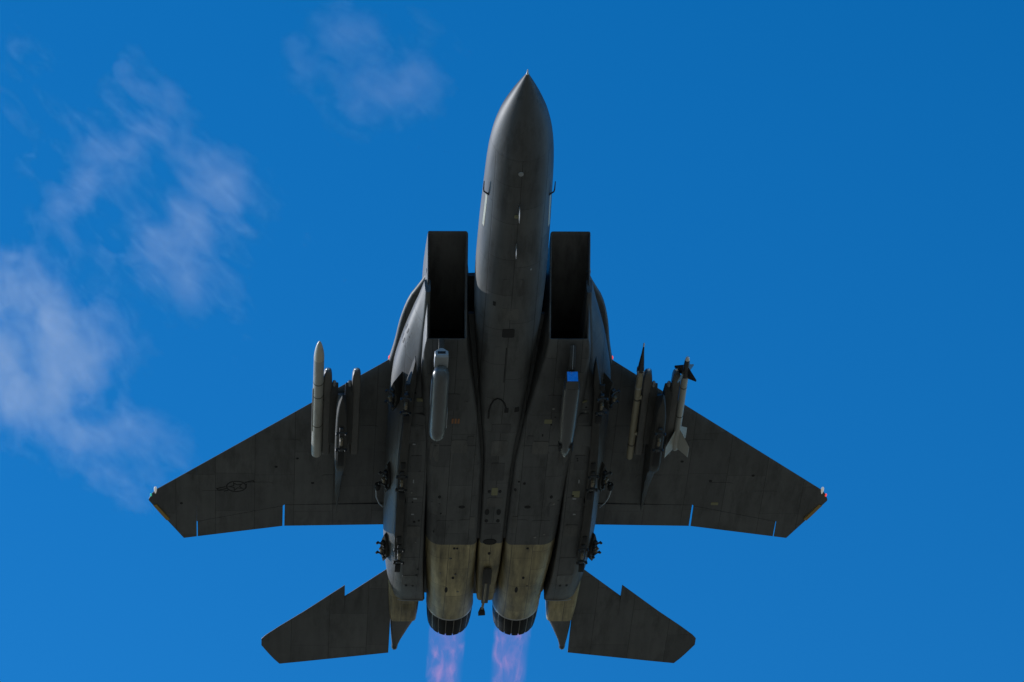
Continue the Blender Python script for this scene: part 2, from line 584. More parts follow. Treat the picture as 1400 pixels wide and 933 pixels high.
def nacelle(sgn):
    b = bmesh.new()
    rings = [nac_ring(r, sgn) for r in NAC]
    lip = [nac_ring(NAC[0], sgn, 0.012, -0.012)]
    add_loft(b, lip + rings, False, True)
    nac = keep(finish(b, 'engine_nacelle', 'grey', jet, 40))
    # the duct behind the lip
    b = bmesh.new()
    inner = [nac_ring(NAC[0], sgn, 0.012, -0.0121), nac_ring(NAC[0], sgn, 0.03, 0.02)]
    for r in NAC[1:7]:
        inner.append(nac_ring(r, sgn, 0.05))
    add_loft(b, inner, False, True)
    d = finish(b, 'intake_duct', 'duct', nac, 40)
    # compression ramps hanging in the roof of the duct
    for i, (s0, s1, z0, z1) in enumerate(((5.80, 8.3, 0.385, 0.05),)):
        b = bmesh.new()
        y0, y1 = 0.74 * sgn, 1.46 * sgn
        vs = [b.verts.new(p) for p in ((s0, y0, z0), (s0, y1, z0), (s1, y1, z1), (s1, y0, z1), (s0, y0, z0 + 0.02), (s0, y1, z0 + 0.02), (s1, y1, z1 + 0.02), (s1, y0, z1 + 0.02))]
        for f in ((0, 1, 2, 3), (4, 5, 6, 7), (0, 1, 5, 4), (1, 2, 6, 5), (2, 3, 7, 6), (3, 0, 4, 7)):
            b.faces.new([vs[k] for k in f])
        finish(b, 'ramp', 'duct', nac)
    # thin grey tube along the lower lip
    st, sb, y0, y1, z0, z1, _o, _i = NAC[0]
    b = bmesh.new()
    pts = [(sb - 0.005, sgn * y, z0 + 0.004 + (0.03 if abs(y - 1.095) > 0.32 else 0)) for y in frange(y0 + 0.03, y1 - 0.03, 9)]
    add_tube(b, pts, 0.005, 6)
    finish(b, 'intake_lip', 'pod', nac)
    b = bmesh.new()
    add_box(b, (6.35, sgn * 1.472, -0.03), (0.16, 0.008, 0.05))  # added white plate that draws a sun glint on the intake wall
    finish(b, 'side_glint', 'white_metal', nac)
    # titanium cowling round the engine
    b = bmesh.new()
    rr = []
    for s in frange(13.702, 16.95, 18):
        y0, y1, z0, z1, ro, ri = catmull(COWL, s)
        rr.append([(s, y * sgn, z) for y, z in rrect(y0, y1, z0, z1, ro, ri, 10, 2)])
    add_loft(b, rr, True, True)
    cow = keep(finish(b, 'engine_cowling', 'metal', jet, 40))
    b = bmesh.new()
    add_lathe(b, [(16.91, 0.462), (16.97, 0.464), (16.975, 0.44), (16.91, 0.44), (16.91, 0.462)], 56, (0.65 * sgn, -0.45), False, False)
    finish(b, 'cowling_rim', 'rim', cow)
    # nozzle: a ring of petals with bright seals between them
    b = bmesh.new()
    add_lathe(b, [(16.92, 0.425), (17.60, 0.385), (17.60, 0.36), (16.92, 0.36)], 48, (0.65 * sgn, -0.45), True, False)
    noz = finish(b, 'engine_nozzle', 'dark', jet, 40)
    N = 18
    pm = sm = None
    for i in range(N):
        a = 2 * math.pi * (i + 0.5) / N
        mt = Matrix.Translation((0, 0.65 * sgn, -0.45)) @ Matrix.Rotation(a, 4, 'X')
        if pm is None:
            w = math.pi / N * 0.86
            b = bmesh.new()
            rings = []
            for s, r in ((16.93, 0.448), (17.15, 0.452), (17.40, 0.438), (17.62, 0.415)):
                ring = [(s, r * math.cos(t) * (1.0 - 0.006 * abs(t) / w), r * math.sin(t)) for t in frange(-w, w, 6)]
                ring += [(s, (r - 0.03) * math.cos(t), (r - 0.03) * math.sin(t)) for t in frange(w, -w, 6)]
                rings.append(ring)
            add_loft(b, rings)
            o = finish(b, 'petal', 'petal', noz)
            pm = o.data
            b = bmesh.new()
            rings = []
            w2 = math.pi / N * 0.09
            for s, r in ((16.95, 0.447), (17.15, 0.449), (17.55, 0.424)):
                rings.append([(s, r * math.cos(t), r * math.sin(t)) for t in (-w2, w2)] + [(s, (r - 0.02) * math.cos(t), (r - 0.02) * math.sin(t)) for t in (w2, -w2)])
            add_loft(b, rings)
            q = finish(b, 'seal_strip', 'strip_metal', noz)
            sm = q.data
        else:
            o = bpy.data.objects.new('petal', pm)
            COL.objects.link(o)
            o.parent = noz
            q = bpy.data.objects.new('seal_strip', sm)
            COL.objects.link(q)
            q.parent = noz
        o.matrix_local = mt
        q.matrix_local = Matrix.Translation((0, 0.65 * sgn, -0.45)) @ Matrix.Rotation(2 * math.pi * i / N, 4, 'X')


side(nacelle)
side(channel)

# conformal tanks: rows s, yin, yb, yo, zb, zd, ztop
CFT = [
    (6.40, 1.40, 1.490, 1.505, -0.44, -0.28, -0.16),
    (6.85, 1.40, 1.500, 1.610, -0.60, -0.32, -0.13),
    (7.35, 1.38, 1.525, 1.745, -0.76, -0.38, -0.10),
    (8.15, 1.36, 1.570, 1.905, -0.92, -0.46, -0.08),
    (9.20, 1.34, 1.700, 2.040, -1.05, -0.54, -0.04),
    (10.3, 1.32, 1.780, 2.075, -1.10, -0.58, 0.0),
    (12.0, 1.30, 1.800, 2.080, -1.11, -0.60, 0.0),
    (13.6, 1.285, 1.795, 2.070, -1.11, -0.60, 0.0),
    (14.8, 1.26, 1.765, 2.030, -1.05, -0.58, 0.0),
    (15.7, 1.22, 1.720, 1.960, -0.93, -0.53, 0.0),
    (16.40, 1.17, 1.670, 1.880, -0.79, -0.48, 0.0),
]


def cft_ring(s, sgn):
    yin, yb, yo, zb, zd, zt = catmull(CFT, s)
    ring = round_poly([(yin, zt), (yin, zb), (yb, zb), (yo, zd), (yo - 0.06 * min(1, max(0, s - 6.4)), zt)], [0.02, 0.05, 0.22, 0.28, 0.04], 6)
    return [(s, y * sgn, z) for y, z in ring]


# wing: theoretical trapezoid with 45 degree leading edge
XW = 7.078


def wing_le(y):
    return XW + y


def wing_te(y):
    if y <= 3.94:
        return 14.812
    if y <= 5.86:
        return 14.018 + 0.2014 * y
    f = (y - 5.86) / (6.52 - 5.86)
    return 15.198 + (13.83 - 15.198) * f


def hinge(y):
    if y <= 3.94:
        return 14.0
    return 14.03 + (14.58 - 14.03) * (y - 3.94) / (5.61 - 3.94)


def zw(y):
    return -abs(y) * math.tan(R(1))


def half_t(x, t):
    x = min(max(x, 0.0), 1.0)
    return 5 * t * (0.2969 * math.sqrt(x) - 0.126 * x - 0.3516 * x * x + 0.2843 * x ** 3 - 0.1036 * x ** 4)


def foil_ring(y, x0, x1, le, te, t, z, n=14, sgn=1):
    c = te - le
    up, dn = [], []
    for i in range(n):
        u = i / (n - 1)
        u = u * u * (3 - 2 * u) if x0 <= le + 1e-6 else u
        s = x0 + (x1 - x0) * u
        h = max(half_t((s - le) / c, t) * c, 0.006)
        if s - le < 1e-6:
            h = 0.004
        up.append((s, y * sgn, z + h))
        dn.append((s, y * sgn, z - h))
    return up + dn[::-1]


def wing(sgn):
    L = 1 if sgn > 0 else -1
    tk = lambda y: 0.060 - 0.028 * (y / 6.52)
    b = bmesh.new()
    rings = []
    for y in [1.6, 2.2, 2.9, 3.5, 3.93, 3.95, 4.5, 5.1, 5.61]:
        te = 14.018 + 0.2014 * y
        rings.append(foil_ring(y, wing_le(y), hinge(y), wing_le(y), te, tk(y), zw(y), 16, sgn))
    w = keep_wing(finish(add(b, rings), 'wing', 'grey_wing', jet, 30))
    b = bmesh.new()
    rings = []
    for y in [5.611, 5.7, 5.86, 6.05, 6.25, 6.40, 6.46, 6.50, 6.52]:
        le = wing_le(y) + (0.0 if y < 6.4 else 2.2 * (y - 6.4) ** 1.5 * 2.0)
        te = wing_te(y)
        x0 = le
        rings.append(foil_ring(y, x0, te, le, max(te, le + 0.05), tk(y), zw(y), 16, sgn))
    keep_wing(finish(add(b, rings), 'wing_tip', 'grey_wing', w, 30))
    for nm, y0, y1 in (('flap', 1.98, 3.922), ('aileron', 3.958, 5.592)):
        b = bmesh.new()
        rings = []
        for y in frange(y0, y1, 4):
            te0 = 14.018 + 0.2014 * y
            te = 14.812 if y < 3.94 else te0
            rings.append(foil_ring(y, hinge(y) + 0.012, te, wing_le(y), max(te, te0), tk(y), zw(y), 8, sgn))
        keep_wing(finish(add(b, rings), nm, 'grey_wing', w, 30))
    # formation light along the raked tip, wing tip lamps
    b = bmesh.new()
    p0, p1 = Vector((13.99, 6.425, zw(6.4) - 0.02)), Vector((14.50, 6.175, zw(6.2) - 0.036))
    d = (p1 - p0).normalized()
    nrm = Vector((d.y, -d.x, 0))
    for o_ in (0,):
        q = [p0 + nrm * 0.055, p1 + nrm * 0.055, p1 - nrm * 0.015, p0 - nrm * 0.015]
        vs = [b.verts.new((p.x, p.y * sgn, p.z)) for p in q] + [b.verts.new((p.x, p.y * sgn, p.z + 0.03)) for p in q]
        for f in ((0, 1, 2, 3), (4, 5, 6, 7), (0, 1, 5, 4), (1, 2, 6, 5), (2, 3, 7, 6), (3, 0, 4, 7)):
            b.faces.new([vs[k] for k in f])
    finish(b, 'formation_light', 'amber', w)
    b = bmesh.new()
    add_lathe(b, [(13.36, 0.006), (13.37, 0.018), (13.39, 0.027), (13.43, 0.03), (13.49, 0.027), (13.58, 0.012)], 16, (6.39 * sgn, zw(6.4)))
    finish(b, 'lamp_fairing', 'lamp_white', w)
    b = bmesh.new()
    add_lathe(b, [(13.59, 0.005), (13.60, 0.014), (13.63, 0.02), (13.66, 0.018), (13.69, 0.008)], 14, (6.475 * sgn, zw(6.4)))
    finish(b, 'navigation_lamp', 'lamp_green' if sgn > 0 else 'lamp_red', w)
    b = bmesh.new()
    add_lathe(b, [(9.06, 0.004), (9.07, 0.018), (9.10, 0.028), (9.14, 0.028), (9.2, 0.01)], 14, (2.045 * sgn, 0.0))
    finish(b, 'beacon_lamp', 'lamp_red', w)


def add(b, rings):
    add_loft(b, rings)
    return b


WING = []


def keep_wing(o):
    WING.append(o)
    return o


side(wing)

# wing gloves ahead of the wing roots
GLV = [(6.45, 1.47, 0.03), (6.70, 1.56, 0.06), (7.2, 1.765, 0.085), (7.9, 1.905, 0.11), (8.6, 1.985, 0.13), (9.3, 2.10, 0.15), (10.0, 2.3, 0.12)]


def glove(sgn):
    b = bmesh.new()
    rr = []
    for s in frange(6.45, 10.0, 18):
        yo, h = catmull(GLV, s)
        ring = round_poly([(1.44, 0.05 + h * 1.4), (1.44, 0.0 - h), (yo - 0.02, 0.0 - h * 0.6), (yo, 0.02), (yo - 0.08, 0.05 + h)], [0.01, 0.01, 0.06, 0.06, 0.06], 4)
        rr.append([(s, y * sgn, z) for y, z in ring])
    add_loft(b, rr)
    finish(b, 'wing_glove', 'grey', jet, 40)


side(glove)


# tail booms, stabilators, fins
def boom(sgn):
    b = bmesh.new()
    rr = []
    BT = [(12.5, 1.5, 1.95, -0.45, 0.2), (15.0, 1.35, 1.93, -0.6, 0.2), (16.42, 1.26, 1.87, -0.66, 0.2), (17.0, 1.26, 1.85, -0.62, 0.18), (17.55, 1.28, 1.82, -0.56, 0.12), (17.6, 1.29, 1.81, -0.55, 0.11)]
    for s in frange(12.5, 17.6, 16):
        y0, y1, z0, z1 = interp(BT, s)
        rr.append(mir(se_ring(s, (y0 + y1) / 2, (z0 + z1) / 2, (y1 - y0) / 2, (z1 - z0) / 2, (z1 - z0) / 2, 7, 32), sgn))
    add_loft(b, rr)
    bo = keep(finish(b, 'tail_boom', 'metal', jet, 40))
    b = bmesh.new()
    rr = []
    for s, y0, y1, z0, z1 in ((17.602, 1.30, 1.80, -0.54, 0.10), (18.0, 1.42, 1.79, -0.50, 0.02), (18.5, 1.56, 1.76, -0.45, -0.12), (18.8, 1.625, 1.735, -0.42, -0.26)):
        rr.append(mir(se_ring(s, (y0 + y1) / 2, (z0 + z1) / 2, (y1 - y0) / 2, (z1 - z0) / 2, (z1 - z0) / 2, 5, 28), sgn))
    add_loft(b, rr)
    finish(b, 'boom_fairing', 'grey_flat', bo, 40)
    b = bmesh.new()
    add_lathe(b, [(18.79, 0.06), (18.85, 0.066), (18.92, 0.06), (18.97, 0.03), (18.98, 0.005)], 16, (1.68 * sgn, -0.36))
    finish(b, 'boom_tip_lamp', 'seeker', bo)
    b = bmesh.new()
    add_box(b, (16.98, 1.50 * sgn, -0.628), (0.30, 0.17, 0.012), None, 0.003)
    finish(b, 'access_panel', 'metal', bo)


side(boom)


def cft(sgn):
    b = bmesh.new()
    ss = frange(6.4, 16.40, 40)
    add_loft(b, [cft_ring(s, sgn) for s in ss])
    t = keep(finish(b, 'conformal_tank', 'grey', jet, 40))
    # pale steel strip along the trailing edge
    b = bmesh.new()
    add_tube(b, [(16.41, sgn * y, z) for y, z in ((1.20, -0.792), (1.40, -0.796), (1.60, -0.79), (1.70, -0.765))], 0.009, 6)
    finish(b, 'trailing_edge_strip', 'steel', t)
    # long lower pylon
    b = bmesh.new()
    rr = []
    for s, hw, zb in ((7.75, 0.006, -1.02), (7.95, 0.035, -1.10), (8.25, 0.06, -1.17), (8.55, 0.07, -1.22), (11.0, 0.08, -1.225), (13.6, 0.08, -1.225), (14.3, 0.075, -1.20), (14.5, 0.02, -1.10)):
        yb = min(1.775, catmull(CFT, s)[1] + 0.09) - (0.03 if s > 13.8 else 0)
        rr.append([(s, sgn * (yb + y), z) for y, z in round_poly([(-hw, -0.9), (-hw, zb), (hw, zb), (hw, -0.9)], [0.005, 0.02, 0.02, 0.005], 2)])
    add_loft(b, rr)
    pl = keep(finish(b, 'lower_pylon', 'pylon', t, 40))
    for s in (8.78, 11.38, 13.95):
        for c_, d_ in (((s + 0.52, sgn * 1.765, -1.235), (0.26, 0.11, 0.05)), ((s - 0.50, sgn * 1.765, -1.23), (0.20, 0.09, 0.04)), ((s + 0.86, sgn * 1.70, -1.17), (0.12, 0.05, 0.10))):
            if c_[0] > 14.6:
                continue
            b = bmesh.new()
            add_box(b, c_, d_, None, 0.01)
            finish(b, 'pylon_fitting', 'dark', pl)
        rack(pl, (s, sgn * (1.775 if s < 13.8 else 1.745), -1.225), Vector((0, 0.1 * sgn, -1)), sgn, 0.62)
    # stub pylons up the side
    for i, (s, y, z) in enumerate(((9.10, 1.93, -0.78), (11.95, 1.97, -0.72), (14.45, 1.95, -0.70))):
        d = Vector((0, 0.66 * sgn, -0.75)).normalized()
        u = Vector((1, 0, 0))
        w_ = d.cross(u).normalized()
        b = bmesh.new()
        prof = [(-0.52, 0.004), (-0.33, 0.05), (-0.12, 0.08), (0.1, 0.085), (0.3, 0.06), (0.5, 0.01)]
        poly = [(a_, h) for a_, h in prof] + [(a_, -h) for a_, h in prof[::-1]]
        o0 = Vector((s, y * sgn, z))
        lo = []
        for k in (0, 1):
            lo.append([o0 + u * (a_ + (0.08 if (k and a_ < 0) else 0)) + w_ * h + d * (-0.15 if k == 0 else 0.11) for a_, h in poly])
        add_loft(b, lo)
        sp = finish(b, 'stub_pylon', 'pylon', t)
        rack(sp, o0 + d * 0.112, d, sgn, 0.48)
        if i == 1:
            b = bmesh.new()
            add_tube(b, [(12.30, sgn * 2.20, -0.78), (12.42, sgn * 2.225, -0.76), (12.8, sgn * 2.205, -0.70), (13.1, sgn * 2.15, -0.64), (13.3, sgn * 2.07, -0.6)], 0.013, 8)
            finish(b, 'umbilical_hose', 'hose', t)
            b = bmesh.new()
            add_lathe(b, [(12.20, 0.01), (12.22, 0.05), (12.30, 0.062), (12.38, 0.05), (12.40, 0.01)], 14, (sgn * 2.20, -0.78))
            finish(b, 'hose_plug', 'dark', t)


def rack(parent, o, d, sgn, ln):
    """ejector rack: dark body, two swaybrace arms, tan fittings"""
    o = Vector(o)
    d = Vector(d).normalized()
    u = Vector((1, 0, 0))
    w = d.cross(u).normalized()
    mt = Matrix((u, w, d)).transposed()
    b = bmesh.new()
    add_box(b, o + d * 0.025, (ln, 0.075, 0.06), mt, 0.01)
    r = finish(b, 'ejector_rack', 'black_metal', parent)
    for q in (-0.36, 0.36):
        b = bmesh.new()
        c = o + u * (q * ln) + d * 0.06
        add_tube(b, [c - w * 0.085 + d * 0.025, c - w * 0.04, c + w * 0.04, c + w * 0.085 + d * 0.025], 0.02, 8)
        for k in (-1, 1):
            e = c + w * 0.085 * k + d * 0.025
            add_tube(b, [e - d * 0.025, e + d * 0.03], 0.024, 8)
        finish(b, 'swaybrace', 'black_metal', r)
    b = bmesh.new()
    add_tube(b, [o - u * 0.16 * ln + d * 0.07, o + u * 0.16 * ln + d * 0.07], 0.028, 8)
    add_tube(b, [o - u * 0.05 + d * 0.06, o - u * 0.05 + d * 0.115], 0.03, 8)
    finish(b, 'release_unit', 'rack_tan', r)


side(cft)


def stab_le(y):
    if y <= 2.715:
        return 15.96 + (16.83 - 15.96) * (y - 2.03) / (2.715 - 2.03)
    s = 16.42 + (18.22 - 16.42) * (y - 2.725) / (4.15 - 2.725)
    if y > 4.15:
        s = 18.22 + 1.1 * (y - 4.15) + 3.0 * (y - 4.15) ** 2
    return s


def stab_te(y):
    if y <= 3.94:
        return 19.0 + (19.43 - 19.0) * (y - 1.79) / (3.94 - 1.79)
    return 19.43 - (19.43 - 18.70) * ((y - 3.94) / (4.305 - 3.94)) ** 1.15


def stabilator(sgn):
    b = bmesh.new()
    rings = []
    for y in [1.80, 1.95, 2.2, 2.5, 2.715, 2.722, 3.0, 3.5, 3.94, 4.05, 4.15, 4.22, 4.27, 4.305]:
        le, te = stab_le(y), stab_te(y)
        rings.append(foil_ring(y * (1.008 if y > 3.9 else 1), le, te, le, te + 0.02, 0.034 if y < 4 else 0.03, -0.43, 14, sgn))
    add_loft(b, rings)
    st = finish(b, 'stabilator', 'grey_wing', jet, 30)
    keep_wing(st)


side(stabilator)


def fin(sgn):
    b = bmesh.new()
    rr = []
    for f in frange(0, 1, 5):
        z = 0.05 + 2.85 * f
        le, te = 13.55 + 2.45 * f, 17.25 + 0.45 * f
        c = te - le
        up, dn = [], []
        for i in range(10):
            u = i / 9
            h = max(half_t(u, 0.04) * c, 0.006)
            up.append((le + c * u, sgn * (1.86 + 0.03 * f) + h, z))
            dn.append((le + c * u, sgn * (1.86 + 0.03 * f) - h, z))
        rr.append(up + dn[::-1])
    add_loft(b, rr)
    fo = finish(b, 'vertical_fin', 'grey_wing', jet, 30)
    b = bmesh.new()
    add_lathe(b, [(15.7, 0.01), (15.9, 0.05), (16.8, 0.07), (17.7, 0.06), (17.9, 0.01)], 14, (sgn * 1.89, 2.95))
    finish(b, 'fin_tip_pod', 'grey_flat', fo)


side(fin)

# arrestor hook
b = bmesh.new()
add_box(b, (15.35, 0.02, -1.10), (1.45, 0.13, 0.05), Matrix.Rotation(-0.085, 3, 'Y'), 0.012)
add_box(b, (15.0, 0.02, -1.13), (0.55, 0.17, 0.03), Matrix.Rotation(-0.05, 3, 'Y'), 0.01)
hk = finish(b, 'arrestor_hook', 'pylon', jet)
b = bmesh.new()
add_tube(b, [(15.2, 0.03, -1.13), (15.9, 0.035, -1.07), (16.3, 0.045, -1.0), (16.5, 0.05, -0.97)], 0.026, 10)
finish(b, 'hook_shaft', 'rack_tan', hk)
b = bmesh.new()
add_prism(b, [(16.40, 0.02), (16.60, -0.02), (16.62, 0.12), (16.42, 0.08)], -1.02, -0.93, 'z', 0.01)
finish(b, 'hook_head', 'dark', hk)


# ------------------------------------------------------------------ wing pylons and launch rails
def wing_pylon(sgn):
    yc = 2.93
    b = bmesh.new()
    rr = []
    for s, hw, zt, zb in ((8.88, 0.006, -0.98, -1.06), (9.1, 0.06, -0.85, -1.13), (9.4, 0.09, -0.66, -1.16), (9.8, 0.10, -0.40, -1.17), (10.2, 0.105, -0.05, -1.17), (11.0, 0.105, -0.03, -1.16), (11.25, 0.09, -0.03, -1.12), (11.8, 0.075, -0.05, -0.80), (12.7, 0.055, -0.08, -0.50), (13.5, 0.03, -0.1, -0.31), (14.05, 0.006, -0.1, -0.21)):
        rr.append([(s, sgn * (yc + y), z) for y, z in round_poly([(-hw, zt), (-hw, zb), (hw, zb), (hw, zt)], [0.004, hw * 0.6, hw * 0.6, 0.004], 3)])
    add_loft(b, rr)
    py = keep(finish(b, 'wing_pylon', 'pylon', jet, 40))
    rack(py, (10.05, sgn * yc, -1.17), Vector((0, 0, -1)), sgn, 0.75)
    b = bmesh.new()
    add_box(b, (10.72, sgn * yc, -1.175), (0.5, 0.12, 0.03), None, 0.004)
    finish(b, 'pylon_recess', 'dark', py)
    for k in (-1, 1):
        yr = sgn * (yc + k * 0.262)
        b = bmesh.new()
        ym = sgn * (yc + k * 0.14)
        add_prism(b, [(9.05, -0.60), (9.45, -0.48), (10.9, -0.45), (11.05, -0.60), (10.9, -0.74), (9.3, -0.74)], ym - 0.075, ym + 0.075, 'y', 0.012)
        ad = finish(b, 'rail_adapter', 'pylon', py)
        b = bmesh.new()
        add_lathe(b, [(9.0, 0.005), (9.02, 0.03), (9.10, 0.045), (9.3, 0.05)], 12, (ym, -0.60))
        finish(b, 'adapter_nose', 'steel', py)
        b = bmesh.new()
        rr = []
        for s, h in ((8.66, 0.35), (8.69, 0.62), (8.75, 0.84), (8.85, 0.97), (9.0, 1.0), (11.2, 1.0), (11.34, 0.9)):
            rr.append([(s, yr + y * h, -0.60 + z * h + (1 - h) * 0.03) for y, z in round_poly([(-0.08, 0.1), (-0.08, -0.1), (0.08, -0.1), (0.08, 0.1)], [0.035] * 4, 3)])
        add_loft(b, rr)
        rl = finish(b, 'launch_rail', 'rail', py, 40)
        b = bmesh.new()
        add_lathe(b, [(8.635, 0.004), (8.645, 0.022), (8.67, 0.038), (8.70, 0.045)], 14, (yr, -0.57))
        finish(b, 'rail_tip', 'white_metal', rl)


side(wing_pylon)


# ------------------------------------------------------------------ marks and fittings laid on the skin
def bvh(objs):
    vs, fs = [], []
    for o in objs:
        k = len(vs)
        vs += [v.co.copy() for v in o.data.vertices]
        fs += [[k + i for i in p.vertices] for p in o.data.polygons]
    return BVHTree.FromPolygons(vs, fs)


BT_BODY = bvh(BODY)
BT_WING = bvh(WING)


def plate(name, s, y, ls, ly, mat, thick=0.006, tree=None, parent=None, shape='rect', rot=0.0):
    """a thin plate following the underside at station s, span y"""
    tree = tree or BT_BODY
    hit = tree.ray_cast(Vector((s, y, -4)), Vector((0, 0, 1)))
    if hit[0] is None:
        return None
    nx, ny = (5, 5)
    b = bmesh.new()
    if shape == 'rect':
        poly = round_poly([(-ls / 2, -ly / 2), (ls / 2, -ly / 2), (ls / 2, ly / 2), (-ls / 2, ly / 2)], [min(ls, ly) * 0.15] * 4, 2)
    else:
        poly = [(ls / 2 * math.cos(a), ly / 2 * math.sin(a)) for a in frange(0, 2 * math.pi * 15 / 16, 16)]
    lo, hi = [], []
    c_, s_ = math.cos(rot), math.sin(rot)
    for p in poly:
        q = (s + p[0] * c_ - p[1] * s_, y + p[0] * s_ + p[1] * c_)
        h = tree.ray_cast(Vector((q[0], q[1], -4)), Vector((0, 0, 1)))
        z = h[0].z if h[0] is not None and abs(h[0].z - hit[0].z) < 0.12 else hit[0].z
        lo.append(Vector((q[0], q[1], z - thick)))
        hi.append(Vector((q[0], q[1], z + 0.02)))
    add_loft(b, [hi, lo])
    return finish(b, name, mat, parent or jet)


plate('nose_gear_door_window', 6.78, 0.01, 0.26, 0.22, 'mark')
plate('nose_gear_door', 7.75, 0.005, 1.1, 0.46, 'grey', 0.006)
plate('door_seam', 7.75, 0.02, 1.05, 0.014, 'dark', 0.0085)
plate('vent', 5.92, 0.30, 0.12, 0.05, 'dark')
plate('belly_vent', 9.16, -0.07, 0.14, 0.075, 'dark')
plate('belly_vent', 9.15, -0.26, 0.15, 0.085, 'dark')
for k in (-1, 0, 1):
    plate('stencil_mark', 9.45, 0.85 + 0.055 * k, 0.15, 0.035, 'orange', 0.004)
plate('skin_patch', 9.46, -0.85, 0.13, 0.14, 'olive', 0.004)
plate('skin_patch', 8.98, 1.52, 0.10, 0.11, 'olive', 0.004)
plate('skin_patch', 9.0, -1.5, 0.06, 0.09, 'olive', 0.004)
plate('skin_patch', 11.88, 0.02, 0.26, 0.115, 'olive', 0.004)
for y in (0.12, -0.08):
    plate('drain', 11.88, y, 0.09, 0.06, 'dark', shape='disc')
plate('drain', 11.76, -0.36, 0.09, 0.05, 'dark', shape='disc')
for y in (0.13, -0.09):
    plate('drain', 12.6, y, 0.20, 0.085, 'dark', shape='disc')
    plate('drain', 12.91, y, 0.11, 0.07, 'dark', shape='disc')
plate('belly_vent', 13.66, 0.03, 0.20, 0.26, 'dark', 0.012, shape='disc')
plate('drain', 14.1, 0.02, 0.10, 0.06, 'dark', shape='disc')
for sg in (1, -1):
    plate('drain', 13.84, 0.70 * sg, 0.07, 0.05, 'dark', shape='disc')
    plate('drain', 15.0, 0.68 * sg, 0.10, 0.05, 'dark', shape='disc')
    plate('drain', 15.51, (0.79 if sg > 0 else -0.57), 0.24, 0.06, 'dark', shape='disc')
    plate('drain', 12.0, 1.05 * sg, 0.10, 0.06, 'dark', shape='disc')
    plate('drain', 12.35, 0.62 * sg, 0.09, 0.12, 'dark', shape='disc')
    plate('drain', 15.6, 1.56 * sg, 0.09, 0.05, 'dark', shape='disc')
    plate('drain', 15.6, 1.43 * sg, 0.09, 0.05, 'dark', shape='disc')
    # main gear door and its joints
    plate('main_gear_door', 11.2, 0.62 * sg, 1.9, 0.42, 'grey', 0.007)
    plate('main_gear_door', 11.2, 1.05 * sg, 1.9, 0.38, 'grey', 0.007)
    plate('access_panel', 13.1, 0.9 * sg, 0.55, 0.36, 'grey', 0.006)
    plate('access_panel', 13.1, 0.52 * sg, 0.6, 0.26, 'grey', 0.006)
    plate('access_panel', 10.05, 1.55 * sg, 0.6, 0.26, 'grey', 0.006)
    plate('access_panel', 12.55, 1.5 * sg, 0.8, 0.28, 'grey', 0.006)
    plate('access_panel', 14.7, 1.5 * sg, 0.7, 0.3, 'grey', 0.006)
    plate('latch', 12.2, 1.5 * sg, 0.05, 0.07, 'steel', 0.008)
    plate('latch', 10.35, 1.58 * sg, 0.04, 0.05, 'steel', 0.008)
    plate('latch', 12.75, 1.53 * sg, 0.04, 0.05, 'steel', 0.008)
    plate('latch', 11.6, 1.55 * sg, 0.12, 0.02, 'steel', 0.008)
rng = random.Random(21)
for s_, y_, a_, b_, m_ in ((10.3, 0.75, 0.42, 0.30, 'patch_light'), (10.05, 0.55, 0.25, 0.12, 'patch_dark'), (10.5, 1.2, 0.6, 0.16, 'patch_light'), (12.45, 1.12, 0.5, 0.2, 'patch_dark'), (12.9, 0.4, 0.4, 0.1, 'patch_light'), (8.9, 0.95, 0.5, 0.3, 'patch_dark'), (8.2, 1.35, 0.4, 0.14, 'patch_light'), (13.35, 1.5, 0.4, 0.25, 'patch_light'), (11.0, 1.52, 0.5, 0.2, 'patch_dark'), (15.3, 1.5, 0.45, 0.3, 'patch_light'), (9.5, 1.5, 0.3, 0.2, 'patch_dark')):
    for sg in (1, -1):
        plate('access_panel', s_ + rng.uniform(-0.04, 0.04), y_ * sg, a_, b_, m_, 0.008)
for s_, a_, b_, m_ in ((10.4, 0.5, 0.3, 'patch_light'), (11.2, 0.6, 0.26, 'patch_dark'), (12.25, 0.3, 0.3, 'patch_light'), (13.2, 0.4, 0.3, 'patch_dark'), (9.75, 0.3, 0.36, 'patch_dark'), (5.4, 0.5, 0.4, 'patch_dark'), (6.2, 0.35, 0.3, 'patch_light')):
    plate('access_panel', s_, 0.0, a_, b_, m_, 0.005)
for i in range(46):
    sg = rng.choice((1, -1))
    y_ = rng.choice((rng.uniform(0.4, 1.15), rng.uniform(1.36, 1.62)))
    plate('fastener', rng.uniform(8.6, 15.8), y_ * sg, rng.uniform(0.03, 0.07), rng.uniform(0.025, 0.05), rng.choice(('dark', 'dark', 'latch_grey', 'patch_light')), 0.009, shape='disc')
plate('skin_patch', 12.05, -1.52, 0.22, 0.14, 'olive', 0.004)

# arched seal on the keel
b = bmesh.new()
pts = []
for s, y in ((9.42, 0.25), (9.2, 0.25), (9.0, 0.225), (8.84, 0.175), (8.78, 0.11), (8.82, 0.04), (8.93, -0.02), (9.1, -0.06)):
    h = BT_BODY.ray_cast(Vector((s, y, -4)), Vector((0, 0, 1)))
    pts.append((s, y, h[0].z - 0.002))
add_tube(b, pts, 0.016, 8)
finish(b, 'keel_seal', 'dark', jet)

# national marking on the underside of the wing and a badge on the tank
WINGS = {1: [o for o in jet.children if o.name.startswith('wing') and 'glove' not in o.name and 'pylon' not in o.name]}


